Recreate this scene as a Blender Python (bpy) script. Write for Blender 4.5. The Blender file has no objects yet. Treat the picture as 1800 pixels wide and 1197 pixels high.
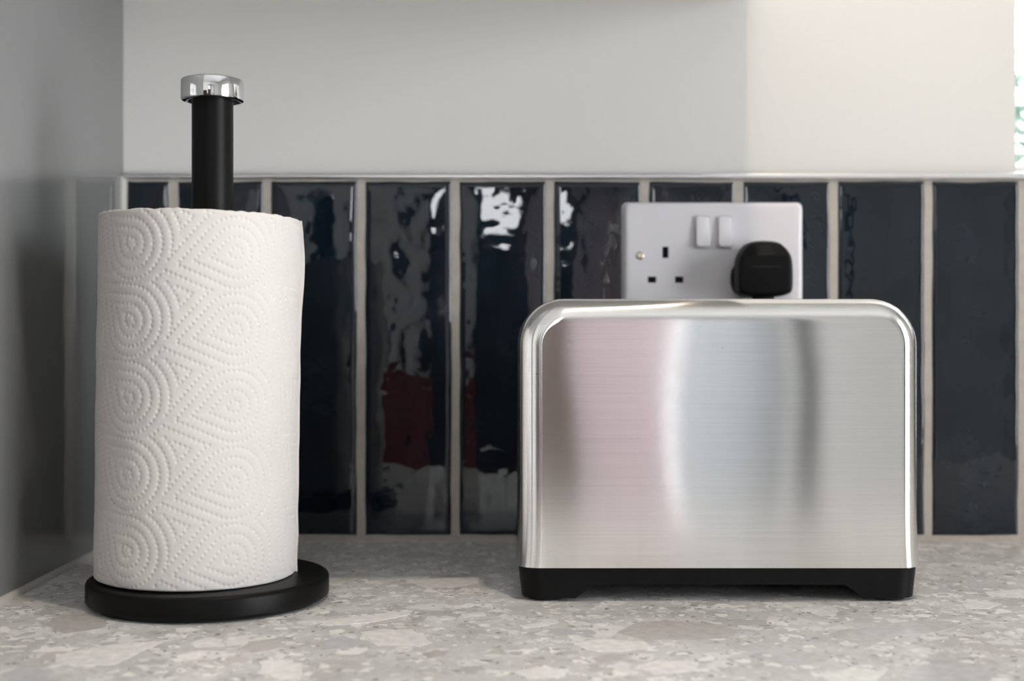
import bpy, bmesh, math, random
import numpy as np
from mathutils import Vector, noise

random.seed(7)
PI = math.pi
scene = bpy.context.scene
COL = scene.collection

# ---------------------------------------------------------------- camera, sky, lamps, exposure
FPX = 2200.0                      # focal length in pixels of the 1800-wide frame
CAM_Y, CAM_Z = -1.035, 0.166      # tile face is the plane y = 0, worktop the plane z = 0
cd = bpy.data.cameras.new('camera')
cd.sensor_width = 36.0
cd.lens = FPX / 1800.0 * 36.0
cd.clip_start = 0.02
cd.dof.use_dof = True
cd.dof.focus_distance = 0.785
cd.dof.aperture_fstop = 5.6
cam = bpy.data.objects.new('camera', cd)
COL.objects.link(cam)
cam.location = (0, CAM_Y, CAM_Z)
cam.rotation_euler = (PI / 2, 0, 0)
scene.camera = cam

world = bpy.data.worlds.new('overcast_sky')
scene.world = world
world.use_nodes = True
wb = world.node_tree.nodes['Background']
wb.inputs['Color'].default_value = (0.95, 0.975, 1.0, 1)
wb.inputs['Strength'].default_value = 14.0

vs = scene.view_settings
scene.display_settings.display_device = 'sRGB'
vs.view_transform = 'Standard'
vs.look = 'None'
vs.exposure = 0.15
vs.gamma = 1.0
vs.use_curve_mapping = False
scene.cycles.use_denoising = True
scene.cycles.max_bounces = 10
scene.cycles.diffuse_bounces = 5
scene.cycles.glossy_bounces = 5
scene.cycles.caustics_reflective = False
scene.cycles.caustics_refractive = False
scene.cycles.sample_clamp_indirect = 6.0

LAMP_W, LAMP_COL = 20.0, (1.0, 0.83, 0.66)
LAMPS = [(0.196, -0.578)]
CEIL, FLOOR = 1.49, -0.91
X_LEFT, X_RIGHT, Y_REAR = -1.60, 2.20, -3.60
WIN1 = (0.4196, 1.95, 0.3035, 1.22)       # opening in the back wall: x0 x1 z0 z1
WIN2 = (0.20, 0.86, -0.88, 1.15)          # opening in the rear wall
WIN4 = (-0.21, 0.02, 0.60, 1.02)          # light in the rear door
WIN3 = (-2.75, -0.95, -0.80, 1.20)        # glazed doors in the right wall: y0 y1 z0 z1

def portal(name, loc, rot, sx, sy):
    l = bpy.data.lights.new(name, 'AREA')
    l.shape = 'RECTANGLE'; l.size = sx; l.size_y = sy
    l.cycles.is_portal = True
    o = bpy.data.objects.new(name, l); COL.objects.link(o)
    o.location = loc; o.rotation_euler = rot
portal('window_back_offscreen', ((WIN1[0] + WIN1[1]) / 2, 0.20, (WIN1[2] + WIN1[3]) / 2), (-PI / 2, 0, 0), 1.53, 0.92)
portal('window_rear_offscreen', ((WIN2[0] + WIN2[1]) / 2, Y_REAR - 0.13, (WIN2[2] + WIN2[3]) / 2), (PI / 2, 0, 0), 0.66, 2.03)
portal('door_light_rear_offscreen', (-0.095, Y_REAR - 0.16, 0.81), (PI / 2, 0, 0), 0.23, 0.42)
portal('window_right_offscreen', (X_RIGHT + 0.13, (WIN3[0] + WIN3[1]) / 2, (WIN3[2] + WIN3[3]) / 2), (0, PI / 2, 0), 2.0, 1.8)

# ---------------------------------------------------------------- materials
def nodes(name):
    m = bpy.data.materials.new(name); m.use_nodes = True
    nt = m.node_tree
    return m, nt, nt.nodes['Principled BSDF']

def N(nt, kind, **kw):
    n = nt.nodes.new(kind)
    for k, v in kw.items():
        if k in n.inputs.keys():
            n.inputs[k].default_value = v
        else:
            setattr(n, k, v)
    return n

def L(nt, a, b):
    nt.links.new(a, b)

def coords(nt, scale=(1, 1, 1)):
    g = N(nt, 'ShaderNodeNewGeometry')
    mp = N(nt, 'ShaderNodeMapping')
    mp.inputs['Scale'].default_value = scale
    L(nt, g.outputs['Position'], mp.inputs['Vector'])
    return mp.outputs['Vector']

def mat(name, col, rough=0.5, metal=0.0, ior=1.5, bump=None, vary=None, spec=None):
    """bump = (scale, distance) fine relief; vary = (scale, amount) faint tone variation"""
    m, nt, p = nodes(name)
    p.inputs['Base Color'].default_value = (*col, 1)
    p.inputs['Roughness'].default_value = rough
    p.inputs['Metallic'].default_value = metal
    p.inputs['IOR'].default_value = ior
    if spec is not None:
        p.inputs['Specular IOR Level'].default_value = spec
    v = coords(nt)
    if vary:
        nz = N(nt, 'ShaderNodeTexNoise', Scale=vary[0], Detail=4.0)
        L(nt, v, nz.inputs['Vector'])
        rp = N(nt, 'ShaderNodeValToRGB')
        a = vary[1]
        rp.color_ramp.elements[0].position = 0.3; rp.color_ramp.elements[1].position = 0.7
        rp.color_ramp.elements[0].color = (*[c * (1 - a) for c in col], 1)
        rp.color_ramp.elements[1].color = (*[min(1, c * (1 + a)) for c in col], 1)
        L(nt, nz.outputs['Fac'], rp.inputs['Fac'])
        L(nt, rp.outputs['Color'], p.inputs['Base Color'])
    if bump:
        nz = N(nt, 'ShaderNodeTexNoise', Scale=bump[0], Detail=3.0)
        L(nt, v, nz.inputs['Vector'])
        b = N(nt, 'ShaderNodeBump', Distance=bump[1], Strength=1.0)
        L(nt, nz.outputs['Fac'], b.inputs['Height'])
        L(nt, b.outputs['Normal'], p.inputs['Normal'])
    return m

def emit(name, col, strength):
    m, nt, p = nodes(name)
    p.inputs['Base Color'].default_value = (0, 0, 0, 1)
    p.inputs['Emission Color'].default_value = (*col, 1)
    p.inputs['Emission Strength'].default_value = strength
    return m

M = {}
M['plaster'] = mat('warm_white_paint', (0.80, 0.78, 0.75), 0.6, bump=(420, 0.00005), vary=(6, 0.012), spec=0.3)
M['ceiling'] = mat('white_ceiling_paint', (0.82, 0.82, 0.80), 0.7, vary=(3, 0.01))
M['rear_paint'] = mat('bright_white_paint', (0.87, 0.865, 0.85), 0.6, vary=(6, 0.01), spec=0.3)
M['grout'] = mat('beige_grout', (0.50, 0.455, 0.405), 0.85, bump=(900, 0.0004), vary=(90, 0.08))
M['sealant'] = mat('pale_sealant', (0.52, 0.49, 0.46), 0.55, vary=(40, 0.05))
M['alu'] = mat('satin_aluminium', (0.95, 0.95, 0.955), 0.26, 1.0, bump=(300, 0.0001))
M['panel'] = mat('grey_semi_gloss_panel', (0.20, 0.203, 0.199), 0.04, ior=1.62, bump=(14, 0.00001), vary=(5, 0.03))
M['black'] = mat('matt_black_metal', (0.0045, 0.0044, 0.0043), 0.40, bump=(1500, 0.00003), vary=(60, 0.05), spec=0.11)
M['plastic'] = mat('black_plastic', (0.0062, 0.0062, 0.0064), 0.42, bump=(900, 0.00006), vary=(50, 0.05), spec=0.11)
M['rubber'] = mat('black_rubber', (0.006, 0.006, 0.006), 0.75, vary=(50, 0.05))
M['chrome'] = mat('polished_chrome', (0.78, 0.78, 0.79), 0.04, 1.0, vary=(30, 0.01))
M['white_plastic'] = mat('white_moulded_plastic', (0.77, 0.75, 0.78), 0.22, vary=(20, 0.01))
M['slot_metal'] = mat('dull_grey_metal', (0.32, 0.31, 0.30), 0.5, 1.0, vary=(40, 0.08))
M['brass'] = mat('brass_screw', (0.66, 0.60, 0.48), 0.3, 1.0, vary=(200, 0.1))
M['paper'] = mat('white_tissue_paper', (0.60, 0.568, 0.545), 0.9, bump=(1600, 0.00012), vary=(25, 0.02), spec=0.15)
M['card'] = mat('brown_card', (0.42, 0.32, 0.22), 0.85, vary=(60, 0.08))
M['wood'] = mat('brown_wood', (0.085, 0.04, 0.024), 0.4, vary=(14, 0.3))
M['floor'] = mat('grey_floor', (0.11, 0.10, 0.09), 0.4, vary=(4, 0.1))
M['dark_paint'] = mat('dark_navy_paint', (0.012, 0.014, 0.02), 0.4, vary=(10, 0.1))
M['white_paint'] = mat('white_gloss_paint', (0.78, 0.78, 0.77), 0.3, vary=(10, 0.01))
M['pink'] = mat('dusty_pink_cloth', (0.66, 0.42, 0.40), 0.9, vary=(40, 0.08))
M['pink'].node_tree.nodes['Principled BSDF'].inputs['Transmission Weight'].default_value = 0.0
M['red'] = mat('brick_red_cloth', (0.16, 0.022, 0.014), 0.9, vary=(30, 0.15))
M['leaf'] = mat('green_leaf', (0.028, 0.062, 0.042), 0.6, vary=(30, 0.4))
M['cabinet'] = mat('pale_grey_cabinet', (0.62, 0.61, 0.59), 0.4, vary=(6, 0.02))

def glass_mat():
    m, nt, p = nodes('clear_glass')
    out = nt.nodes['Material Output']
    tr = N(nt, 'ShaderNodeBsdfTransparent')
    gl = N(nt, 'ShaderNodeBsdfGlossy'); gl.inputs['Roughness'].default_value = 0.0
    fr = N(nt, 'ShaderNodeFresnel', IOR=1.45)
    mx = N(nt, 'ShaderNodeMixShader')
    L(nt, fr.outputs['Fac'], mx.inputs['Fac'])
    L(nt, tr.outputs['BSDF'], mx.inputs[1]); L(nt, gl.outputs['BSDF'], mx.inputs[2])
    L(nt, mx.outputs['Shader'], out.inputs['Surface'])
    nt.nodes.remove(p)
    return m
M['glass'] = glass_mat()

def sheer_mat(name, c1, c2, f):
    """curtain cloth that lets some daylight through"""
    m, nt, p = nodes(name)
    out = nt.nodes['Material Output']
    df = N(nt, 'ShaderNodeBsdfDiffuse'); df.inputs['Color'].default_value = (*c1, 1)
    tl = N(nt, 'ShaderNodeBsdfTranslucent'); tl.inputs['Color'].default_value = (*c2, 1)
    mx = N(nt, 'ShaderNodeMixShader'); mx.inputs['Fac'].default_value = f
    L(nt, df.outputs['BSDF'], mx.inputs[1]); L(nt, tl.outputs['BSDF'], mx.inputs[2])
    L(nt, mx.outputs['Shader'], out.inputs['Surface'])
    nt.nodes.remove(p)
    return m
M['sheer_pink'] = sheer_mat('sheer_pink_cloth', (0.68, 0.615, 0.625), (0.68, 0.615, 0.64), 0.30)
M['sheer_blue'] = sheer_mat('sheer_blue_cloth', (0.67, 0.69, 0.705), (0.67, 0.69, 0.705), 0.28)

def tile_mat():
    m, nt, p = nodes('dark_navy_glaze')
    v = coords(nt)
    n1 = N(nt, 'ShaderNodeTexNoise', Scale=22.0, Detail=5.0, Roughness=0.6)
    L(nt, v, n1.inputs['Vector'])
    rp = N(nt, 'ShaderNodeValToRGB')
    e = rp.color_ramp.elements
    e[0].position = 0.32; e[0].color = (0.0030, 0.0062, 0.0105, 1)
    e[1].position = 0.72; e[1].color = (0.0090, 0.0180, 0.0285, 1)
    L(nt, n1.outputs['Fac'], rp.inputs['Fac'])
    L(nt, rp.outputs['Color'], p.inputs['Base Color'])
    p.inputs['Roughness'].default_value = 0.035
    p.inputs['IOR'].default_value = 1.53
    n2 = N(nt, 'ShaderNodeTexNoise', Scale=38.0, Detail=2.0, Roughness=0.45)
    L(nt, v, n2.inputs['Vector'])
    b = N(nt, 'ShaderNodeBump', Distance=0.0011, Strength=0.55)
    L(nt, n2.outputs['Fac'], b.inputs['Height'])
    L(nt, b.outputs['Normal'], p.inputs['Normal'])
    return m
M['tile'] = tile_mat()

def steel_mat():
    m, nt, p = nodes('brushed_steel')
    p.inputs['Metallic'].default_value = 1.0
    p.inputs['Base Color'].default_value = (0.72, 0.69, 0.66, 1)
    p.inputs['Roughness'].default_value = 0.135
    p.inputs['Anisotropic'].default_value = 1.0
    p.inputs['Anisotropic Rotation'].default_value = 0.25
    tg = N(nt, 'ShaderNodeTangent'); tg.direction_type = 'RADIAL'; tg.axis = 'Z'
    L(nt, tg.outputs['Tangent'], p.inputs['Tangent'])
    v = coords(nt, (1, 1, 1))
    # horizontal hairlines
    g2 = coords(nt, (9, 9, 2600))
    n1 = N(nt, 'ShaderNodeTexNoise', Scale=1.0, Detail=3.0)
    L(nt, g2, n1.inputs['Vector'])
    rp = N(nt, 'ShaderNodeValToRGB')
    rp.color_ramp.elements[0].position = 0.25; rp.color_ramp.elements[0].color = (0.75, 0.735, 0.72, 1)
    rp.color_ramp.elements[1].position = 0.75; rp.color_ramp.elements[1].color = (0.90, 0.885, 0.87, 1)
    L(nt, n1.outputs['Fac'], rp.inputs['Fac'])
    # small dark specks
    vo = N(nt, 'ShaderNodeTexVoronoi', Scale=38.0)
    L(nt, v, vo.inputs['Vector'])
    lt = N(nt, 'ShaderNodeMath', operation='LESS_THAN'); lt.inputs[1].default_value = 0.022
    L(nt, vo.outputs['Distance'], lt.inputs[0])
    mx = N(nt, 'ShaderNodeMixRGB'); mx.inputs['Color2'].default_value = (0.25, 0.23, 0.22, 1)
    L(nt, lt.outputs['Value'], mx.inputs['Fac'])
    L(nt, rp.outputs['Color'], mx.inputs['Color1'])
    L(nt, mx.outputs['Color'], p.inputs['Base Color'])
    # pressed sheet is never perfectly flat
    n3 = N(nt, 'ShaderNodeTexNoise', Scale=9.0, Detail=0.0)
    L(nt, v, n3.inputs['Vector'])
    b = N(nt, 'ShaderNodeBump', Distance=0.0007, Strength=1.0)
    L(nt, n3.outputs['Fac'], b.inputs['Height'])
    L(nt, b.outputs['Normal'], p.inputs['Normal'])
    return m
M['steel'] = steel_mat()

def terrazzo():
    m, nt, p = nodes('grey_terrazzo_stone')
    v0 = coords(nt)
    wob = N(nt, 'ShaderNodeTexNoise', Scale=70.0, Detail=3.0)
    L(nt, v0, wob.inputs['Vector'])
    sub = N(nt, 'ShaderNodeVectorMath', operation='SUBTRACT'); sub.inputs[1].default_value = (0.5, 0.5, 0.5)
    L(nt, wob.outputs['Color'], sub.inputs[0])
    sc = N(nt, 'ShaderNodeVectorMath', operation='SCALE'); sc.inputs['Scale'].default_value = 0.016
    L(nt, sub.outputs['Vector'], sc.inputs[0])
    ad = N(nt, 'ShaderNodeVectorMath', operation='ADD')
    L(nt, v0, ad.inputs[0]); L(nt, sc.outputs['Vector'], ad.inputs[1])
    v = ad.outputs['Vector']
    # ground
    nz = N(nt, 'ShaderNodeTexNoise', Scale=28.0, Detail=8.0, Roughness=0.65)
    L(nt, v0, nz.inputs['Vector'])
    rp = N(nt, 'ShaderNodeValToRGB')
    rp.color_ramp.elements[0].position = 0.30; rp.color_ramp.elements[0].color = (0.40, 0.392, 0.385, 1)
    rp.color_ramp.elements[1].position = 0.70; rp.color_ramp.elements[1].color = (0.60, 0.595, 0.585, 1)
    L(nt, nz.outputs['Fac'], rp.inputs['Fac'])
    cur = rp.outputs['Color']
    def layer(cur, scale, cut, cols, seed, size=0.36):
        mp = N(nt, 'ShaderNodeMapping'); mp.inputs['Location'].default_value = (seed * 1.37, seed * 2.11, seed * 0.7)
        L(nt, v, mp.inputs['Vector'])
        vo = N(nt, 'ShaderNodeTexVoronoi', Scale=scale, Randomness=1.0)
        L(nt, mp.outputs['Vector'], vo.inputs['Vector'])
        sp = N(nt, 'ShaderNodeSeparateColor')
        L(nt, vo.outputs['Color'], sp.inputs['Color'])
        pick = N(nt, 'ShaderNodeMath', operation='LESS_THAN'); pick.inputs[1].default_value = cut
        L(nt, sp.outputs['Red'], pick.inputs[0])
        near = N(nt, 'ShaderNodeMapRange'); near.inputs['From Min'].default_value = size + 0.02
        near.inputs['From Max'].default_value = size - 0.02
        L(nt, vo.outputs['Distance'], near.inputs['Value'])
        fac = N(nt, 'ShaderNodeMath', operation='MULTIPLY')
        L(nt, pick.outputs['Value'], fac.inputs[0]); L(nt, near.outputs['Result'], fac.inputs[1])
        cr = N(nt, 'ShaderNodeValToRGB'); cr.color_ramp.interpolation = 'CONSTANT'
        el = cr.color_ramp.elements
        while len(el) < len(cols): el.new(0.5)
        for i, c in enumerate(cols):
            el[i].position = i / len(cols); el[i].color = (*c, 1)
        L(nt, sp.outputs['Green'], cr.inputs['Fac'])
        mx = N(nt, 'ShaderNodeMixRGB')
        L(nt, fac.outputs['Value'], mx.inputs['Fac'])
        L(nt, cur, mx.inputs['Color1']); L(nt, cr.outputs['Color'], mx.inputs['Color2'])
        return mx.outputs['Color']
    W, W2, G, G2, T, D = (0.72, 0.71, 0.69), (0.62, 0.615, 0.605), (0.49, 0.487, 0.483), (0.40, 0.395, 0.39), (0.46, 0.445, 0.425), (0.22, 0.21, 0.205)
    cur = layer(cur, 34, 0.62, [W2, G, T, G2, W2, G], 1, 0.5)
    cur = layer(cur, 62, 0.60, [W, W2, G, G2, T, W2], 2, 0.46)
    cur = layer(cur, 120, 0.55, [W, G2, W2, T, G, W], 3, 0.44)
    cur = layer(cur, 230, 0.36, [W, D, W2, G2, T, W], 4, 0.40)
    cur = layer(cur, 300, 0.07, [D, G2, D], 5, 0.38)
    fine = N(nt, 'ShaderNodeTexNoise', Scale=240.0, Detail=4.0)
    L(nt, v0, fine.inputs['Vector'])
    fr = N(nt, 'ShaderNodeMapRange'); fr.inputs['To Min'].default_value = 1.10; fr.inputs['To Max'].default_value = 1.52
    L(nt, fine.outputs['Fac'], fr.inputs['Value'])
    mul = N(nt, 'ShaderNodeMixRGB', blend_type='MULTIPLY'); mul.inputs['Fac'].default_value = 1.0
    L(nt, cur, mul.inputs['Color1']); L(nt, fr.outputs['Result'], mul.inputs['Color2'])
    L(nt, mul.outputs['Color'], p.inputs['Base Color'])
    p.inputs['Roughness'].default_value = 0.34
    return m
M['terrazzo'] = terrazzo()

def chip_mat(name, col):
    m = mat(name, col, 0.34, vary=(170, 0.13))
    return m
M['chip_white'] = chip_mat('white_stone_chip', (0.85, 0.84, 0.825))
M['chip_grey'] = chip_mat('grey_stone_chip', (0.60, 0.598, 0.597))
M['chip_taupe'] = chip_mat('taupe_stone_chip', (0.53, 0.51, 0.49))

# ---------------------------------------------------------------- mesh helpers
def link(name, verts, faces, m, parent=None, smooth=False, sharp=None):
    me = bpy.data.meshes.new(name)
    me.from_pydata([tuple(v) for v in verts], [], faces)
    me.validate()
    bm = bmesh.new(); bm.from_mesh(me)
    bmesh.ops.recalc_face_normals(bm, faces=bm.faces)
    bm.to_mesh(me); bm.free()
    return finish(name, me, m, parent, smooth, sharp)

def finish(name, me, m, parent=None, smooth=False, sharp=None):
    me.materials.append(M[m] if isinstance(m, str) else m)
    if smooth:
        me.polygons.foreach_set('use_smooth', [True] * len(me.polygons))
        if sharp is not None:
            me.set_sharp_from_angle(angle=math.radians(sharp))
    o = bpy.data.objects.new(name, me); COL.objects.link(o)
    if parent is not None:
        o.parent = parent
        o.matrix_parent_inverse = parent.matrix_world.inverted() if False else o.matrix_parent_inverse
    return o

def rel(parent, pts):
    """world points -> parent's local space (parents only carry a location)"""
    if parent is None: return pts
    l = parent.location
    return [(p[0] - l[0], p[1] - l[1], p[2] - l[2]) for p in pts]

def bm_obj(name, bm, m, parent=None, smooth=False, sharp=None):
    bmesh.ops.recalc_face_normals(bm, faces=bm.faces)
    if parent is not None:
        l = parent.location
        for v in bm.verts: v.co -= l
    me = bpy.data.meshes.new(name); bm.to_mesh(me); bm.free()
    return finish(name, me, m, parent, smooth, sharp)

def add_box(bm, x0, x1, y0, y1, z0, z1, bevel=0.0, seg=2):
    vs_ = [bm.verts.new(p) for p in ((x0, y0, z0), (x1, y0, z0), (x1, y1, z0), (x0, y1, z0),
                                     (x0, y0, z1), (x1, y0, z1), (x1, y1, z1), (x0, y1, z1))]
    fs = [bm.faces.new([vs_[i] for i in f]) for f in ((0, 3, 2, 1), (4, 5, 6, 7), (0, 1, 5, 4), (1, 2, 6, 5), (2, 3, 7, 6), (3, 0, 4, 7))]
    if bevel > 0:
        es = list({e for f in fs for e in f.edges})
        bmesh.ops.bevel(bm, geom=es, offset=bevel, segments=seg, profile=0.5, affect='EDGES')

def box(name, b, m, parent=None, bevel=0.0, seg=2):
    bm = bmesh.new(); add_box(bm, *b, bevel=bevel, seg=seg)
    o = bm_obj(name, bm, m, parent, bevel > 0, 40)
    if bevel > 0:
        w_ = o.modifiers.new('weighted_normal', 'WEIGHTED_NORMAL'); w_.weight = 100; w_.keep_sharp = True
    return o

def lathe(name, prof, loc, m, parent=None, seg=96, sharp=35):
    """prof = [(r, z)...] from bottom centre to top centre"""
    bm = bmesh.new(); rings = []
    for r, z in prof:
        if r < 1e-6:
            rings.append([bm.verts.new((loc[0], loc[1], loc[2] + z))])
        else:
            rings.append([bm.verts.new((loc[0] + r * math.cos(2 * PI * i / seg), loc[1] + r * math.sin(2 * PI * i / seg), loc[2] + z)) for i in range(seg)])
    for a, b in zip(rings, rings[1:]):
        for i in range(seg):
            j = (i + 1) % seg
            if len(a) == 1 and len(b) == 1: continue
            if len(a) == 1: bm.faces.new((a[0], b[i], b[j]))
            elif len(b) == 1: bm.faces.new((a[i], a[j], b[0]))
            else: bm.faces.new((a[i], a[j], b[j], b[i]))
    return bm_obj(name, bm, m, parent, True, sharp)

def rrect(x0, x1, z0, z1, r, n=6, rb=None):
    """rounded rectangle outline in x,z, counter-clockwise; rb = radius of the lower corners"""
    rb = r if rb is None else rb
    pts = []
    for cx, cz, rr, a0 in ((x1 - rb, z0 + rb, rb, -90), (x1 - r, z1 - r, r, 0), (x0 + r, z1 - r, r, 90), (x0 + rb, z0 + rb, rb, 180)):
        if rr < 1e-6:
            pts.append((cx, cz)); continue
        for i in range(n + 1):
            a = math.radians(a0 + 90 * i / n)
            pts.append((cx + rr * math.cos(a), cz + rr * math.sin(a)))
    return pts

def stack(name, rings, m, parent=None, smooth=True, sharp=35, cap0=True, cap1=True):
    """rings = list of (outline [(x,z)], y) with equal counts, lofted along y"""
    bm = bmesh.new(); rv = []
    for out, y in rings:
        rv.append([bm.verts.new((x, y, z)) for x, z in out])
    n = len(rv[0])
    for a, b in zip(rv, rv[1:]):
        for i in range(n):
            j = (i + 1) % n
            bm.faces.new((a[i], a[j], b[j], b[i]))
    if cap0: bm.faces.new(rv[0])
    if cap1: bm.faces.new(rv[-1])
    return bm_obj(name, bm, m, parent, smooth, sharp)

def tube(name, pts, r, m, parent=None, seg=14):
    """round tube along a smoothed polyline"""
    P = [Vector(p) for p in pts]
    fine = []
    for i in range(len(P) - 1):
        p0, p1, p2, p3 = P[max(i - 1, 0)], P[i], P[i + 1], P[min(i + 2, len(P) - 1)]
        for k in range(8):
            t = k / 8
            fine.append(0.5 * ((2 * p1) + (p2 - p0) * t + (2 * p0 - 5 * p1 + 4 * p2 - p3) * t * t + (3 * p1 - p0 - 3 * p2 + p3) * t ** 3))
    fine.append(P[-1])
    bm = bmesh.new(); rings = []
    up = Vector((0.3, 1, 0.2)).normalized()
    for i, p in enumerate(fine):
        d = (fine[min(i + 1, len(fine) - 1)] - fine[max(i - 1, 0)]).normalized()
        a = d.cross(up).normalized(); b = d.cross(a).normalized()
        rings.append([bm.verts.new(p + (a * math.cos(2 * PI * k / seg) + b * math.sin(2 * PI * k / seg)) * r) for k in range(seg)])
    for a, b in zip(rings, rings[1:]):
        for i in range(seg):
            j = (i + 1) % seg
            bm.faces.new((a[i], a[j], b[j], b[i]))
    bm.faces.new(rings[0]); bm.faces.new(rings[-1])
    return bm_obj(name, bm, m, parent, True, 50)

def thing(name, label, cat, loc=(0, 0, 0), group=None):
    o = bpy.data.objects.new(name, None); COL.objects.link(o)
    o.location = loc; o.empty_display_size = 0.05
    o['label'] = label; o['category'] = cat
    if group: o['group'] = group
    return o

def tag(o, label, cat, group=None):
    o['label'] = label; o['category'] = cat
    if group: o['group'] = group
    return o

def struct(o, label=None):
    o['kind'] = 'structure'
    if label: o['label'] = label
    return o

def wx(px, d=1.035): return (px - 900.0) * d / FPX
def wz(py, d=1.035): return CAM_Z + (598.5 - py) * d / FPX

# ---------------------------------------------------------------- room shell
WALL_Y = 0.008                      # painted face of the back wall, tiles stand 8 mm proud
bm = bmesh.new()
add_box(bm, X_LEFT, WIN1[0], WALL_Y, 0.25, FLOOR, CEIL)
add_box(bm, WIN1[0], WIN1[1], WALL_Y, 0.25, FLOOR, WIN1[2] - 0.003)
add_box(bm, WIN1[0], WIN1[1], WALL_Y, 0.25, WIN1[3], CEIL)
add_box(bm, WIN1[1], X_RIGHT + 0.15, WALL_Y, 0.25, FLOOR, CEIL)
wall_back = struct(bm_obj('wall_back', bm, 'plaster'), 'off-white painted kitchen wall above a band of dark tiles')
bm = bmesh.new()
add_box(bm, X_LEFT - 0.15, WIN4[0], Y_REAR - 0.15, Y_REAR, FLOOR, CEIL)
add_box(bm, WIN4[1], WIN2[0], Y_REAR - 0.15, Y_REAR, FLOOR, CEIL)
add_box(bm, WIN4[0], WIN4[1], Y_REAR - 0.15, Y_REAR, FLOOR, WIN4[2])
add_box(bm, WIN4[0], WIN4[1], Y_REAR - 0.15, Y_REAR, WIN4[3], CEIL)
add_box(bm, WIN2[1], X_RIGHT + 0.15, Y_REAR - 0.15, Y_REAR, FLOOR, CEIL)
add_box(bm, WIN2[0], WIN2[1], Y_REAR - 0.15, Y_REAR, FLOOR, WIN2[2])
add_box(bm, WIN2[0], WIN2[1], Y_REAR - 0.15, Y_REAR, WIN2[3], CEIL)
struct(bm_obj('wall_rear', bm, 'rear_paint'))
bm = bmesh.new()
add_box(bm, X_RIGHT, X_RIGHT + 0.15, Y_REAR, WIN3[0], FLOOR, CEIL)
add_box(bm, X_RIGHT, X_RIGHT + 0.15, WIN3[1], WALL_Y, FLOOR, CEIL)
add_box(bm, X_RIGHT, X_RIGHT + 0.15, WIN3[0], WIN3[1], FLOOR, WIN3[2])
add_box(bm, X_RIGHT, X_RIGHT + 0.15, WIN3[0], WIN3[1], WIN3[3], CEIL)
struct(bm_obj('wall_right', bm, 'plaster'))
struct(box('wall_left', (X_LEFT - 0.15, X_LEFT, Y_REAR, 0.25, FLOOR, CEIL), 'plaster'))
struct(box('floor', (X_LEFT - 0.15, X_RIGHT + 0.15, Y_REAR - 0.15, 0.25, FLOOR - 0.1, FLOOR), 'floor'))
struct(box('ceiling', (X_LEFT - 0.15, X_RIGHT + 0.15, Y_REAR - 0.15, 0.25, CEIL, CEIL + 0.1), 'ceiling'))

# ---------------------------------------------------------------- tiled band
PANEL_X = -0.3235
TZ0, TZ1 = 0.0042, 0.2985
box('grout', (PANEL_X, X_RIGHT, 0.0016, WALL_Y + 0.001, 0.0, 0.3005), 'grout', wall_back)

def make_tile(x0, x1, i):
    w, h = x1 - x0, TZ1 - TZ0
    nx, nz = max(8, int(w / 0.004)), 62
    us = np.concatenate([[0, 0.0006, 0.0016, 0.0032], np.linspace(0.006, w - 0.006, nx), [w - 0.0032, w - 0.0016, w - 0.0006, w]])
    ws = np.concatenate([[0, 0.0006, 0.0016, 0.0032], np.linspace(0.006, h - 0.006, nz), [h - 0.0032, h - 0.0016, h - 0.0006, h]])
    rnd = random.Random(i * 13 + 5)
    tx, tz = rnd.uniform(-0.005, 0.005), rnd.uniform(-0.003, 0.003)
    V, F = [], []
    for b in ws:
        for a in us:
            e = min(a, w - a, b, h - b)
            drop = 0.0
            if e < 0.0032: drop = 0.0030 * (1 - math.sqrt(max(0, 1 - (1 - e / 0.0032) ** 2)))
            far = min(min(a, w - a) / 0.016, min(b, h - b) / 0.016, 1.0)
            wave = 0.00042 * noise.noise(Vector((a * 24 + i * 7.3, b * 15, i * 3.1))) + 0.00016 * noise.noise(Vector((a * 60 + i, b * 45, i * 1.7)))
            y = 0.0006 - far * 0.0007 + wave + tx * (a - w / 2) + tz * (b - h / 2) + drop
            jx = 0.0007 * noise.noise(Vector((b * 40, i * 2.3 + (a > w / 2) * 9, 0.3))) if min(a, w - a) < 0.004 else 0
            jz = 0.0006 * noise.noise(Vector((a * 50, i * 1.3 + (b > h / 2) * 9, 4.3))) if min(b, h - b) < 0.004 else 0
            V.append((x0 + a + jx, y, TZ0 + b + jz))
    nu = len(us)
    for r in range(len(ws) - 1):
        for c in range(nu - 1):
            k = r * nu + c
            F.append((k, k + 1, k + nu + 1, k + nu))
    me = bpy.data.meshes.new('tile'); me.from_pydata(V, [], F)
    return finish('tile', me, 'tile', wall_back, True)

edges = [(221, 299), (310, 463), (475, 628), (640, 795), (806, 961), (973, 1128), (1139, 1293), (1305, 1461), (1472, 1627), (1638, 1793)]
for k in range(1, 11):
    edges.append((1638 + 166.4 * k, 1792 + 166.4 * k))
for i, (a, b) in enumerate(edges):
    make_tile(wx(a), wx(b), i)

# metal edge strip above the tiles, running on as the window sill edge
prof = [(0.0072, 0.2995), (-0.0012, 0.2995), (-0.0020, 0.3004), (-0.0022, 0.3022), (-0.0012, 0.3042), (0.0012, 0.3052), (0.0082, 0.3054)]
bm = bmesh.new()
ra = [bm.verts.new((PANEL_X + 0.0005, y, z)) for y, z in prof]; rb_ = [bm.verts.new((X_RIGHT, y, z)) for y, z in prof]
for i in range(len(prof) - 1):
    bm.faces.new((ra[i], rb_[i], rb_[i + 1], ra[i + 1]))
bm.faces.new(ra); bm.faces.new(rb_[::-1])
struct(bm_obj('trim_1', bm, 'alu', None, True, 60), 'thin metal strip capping the dark tiles')

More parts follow.
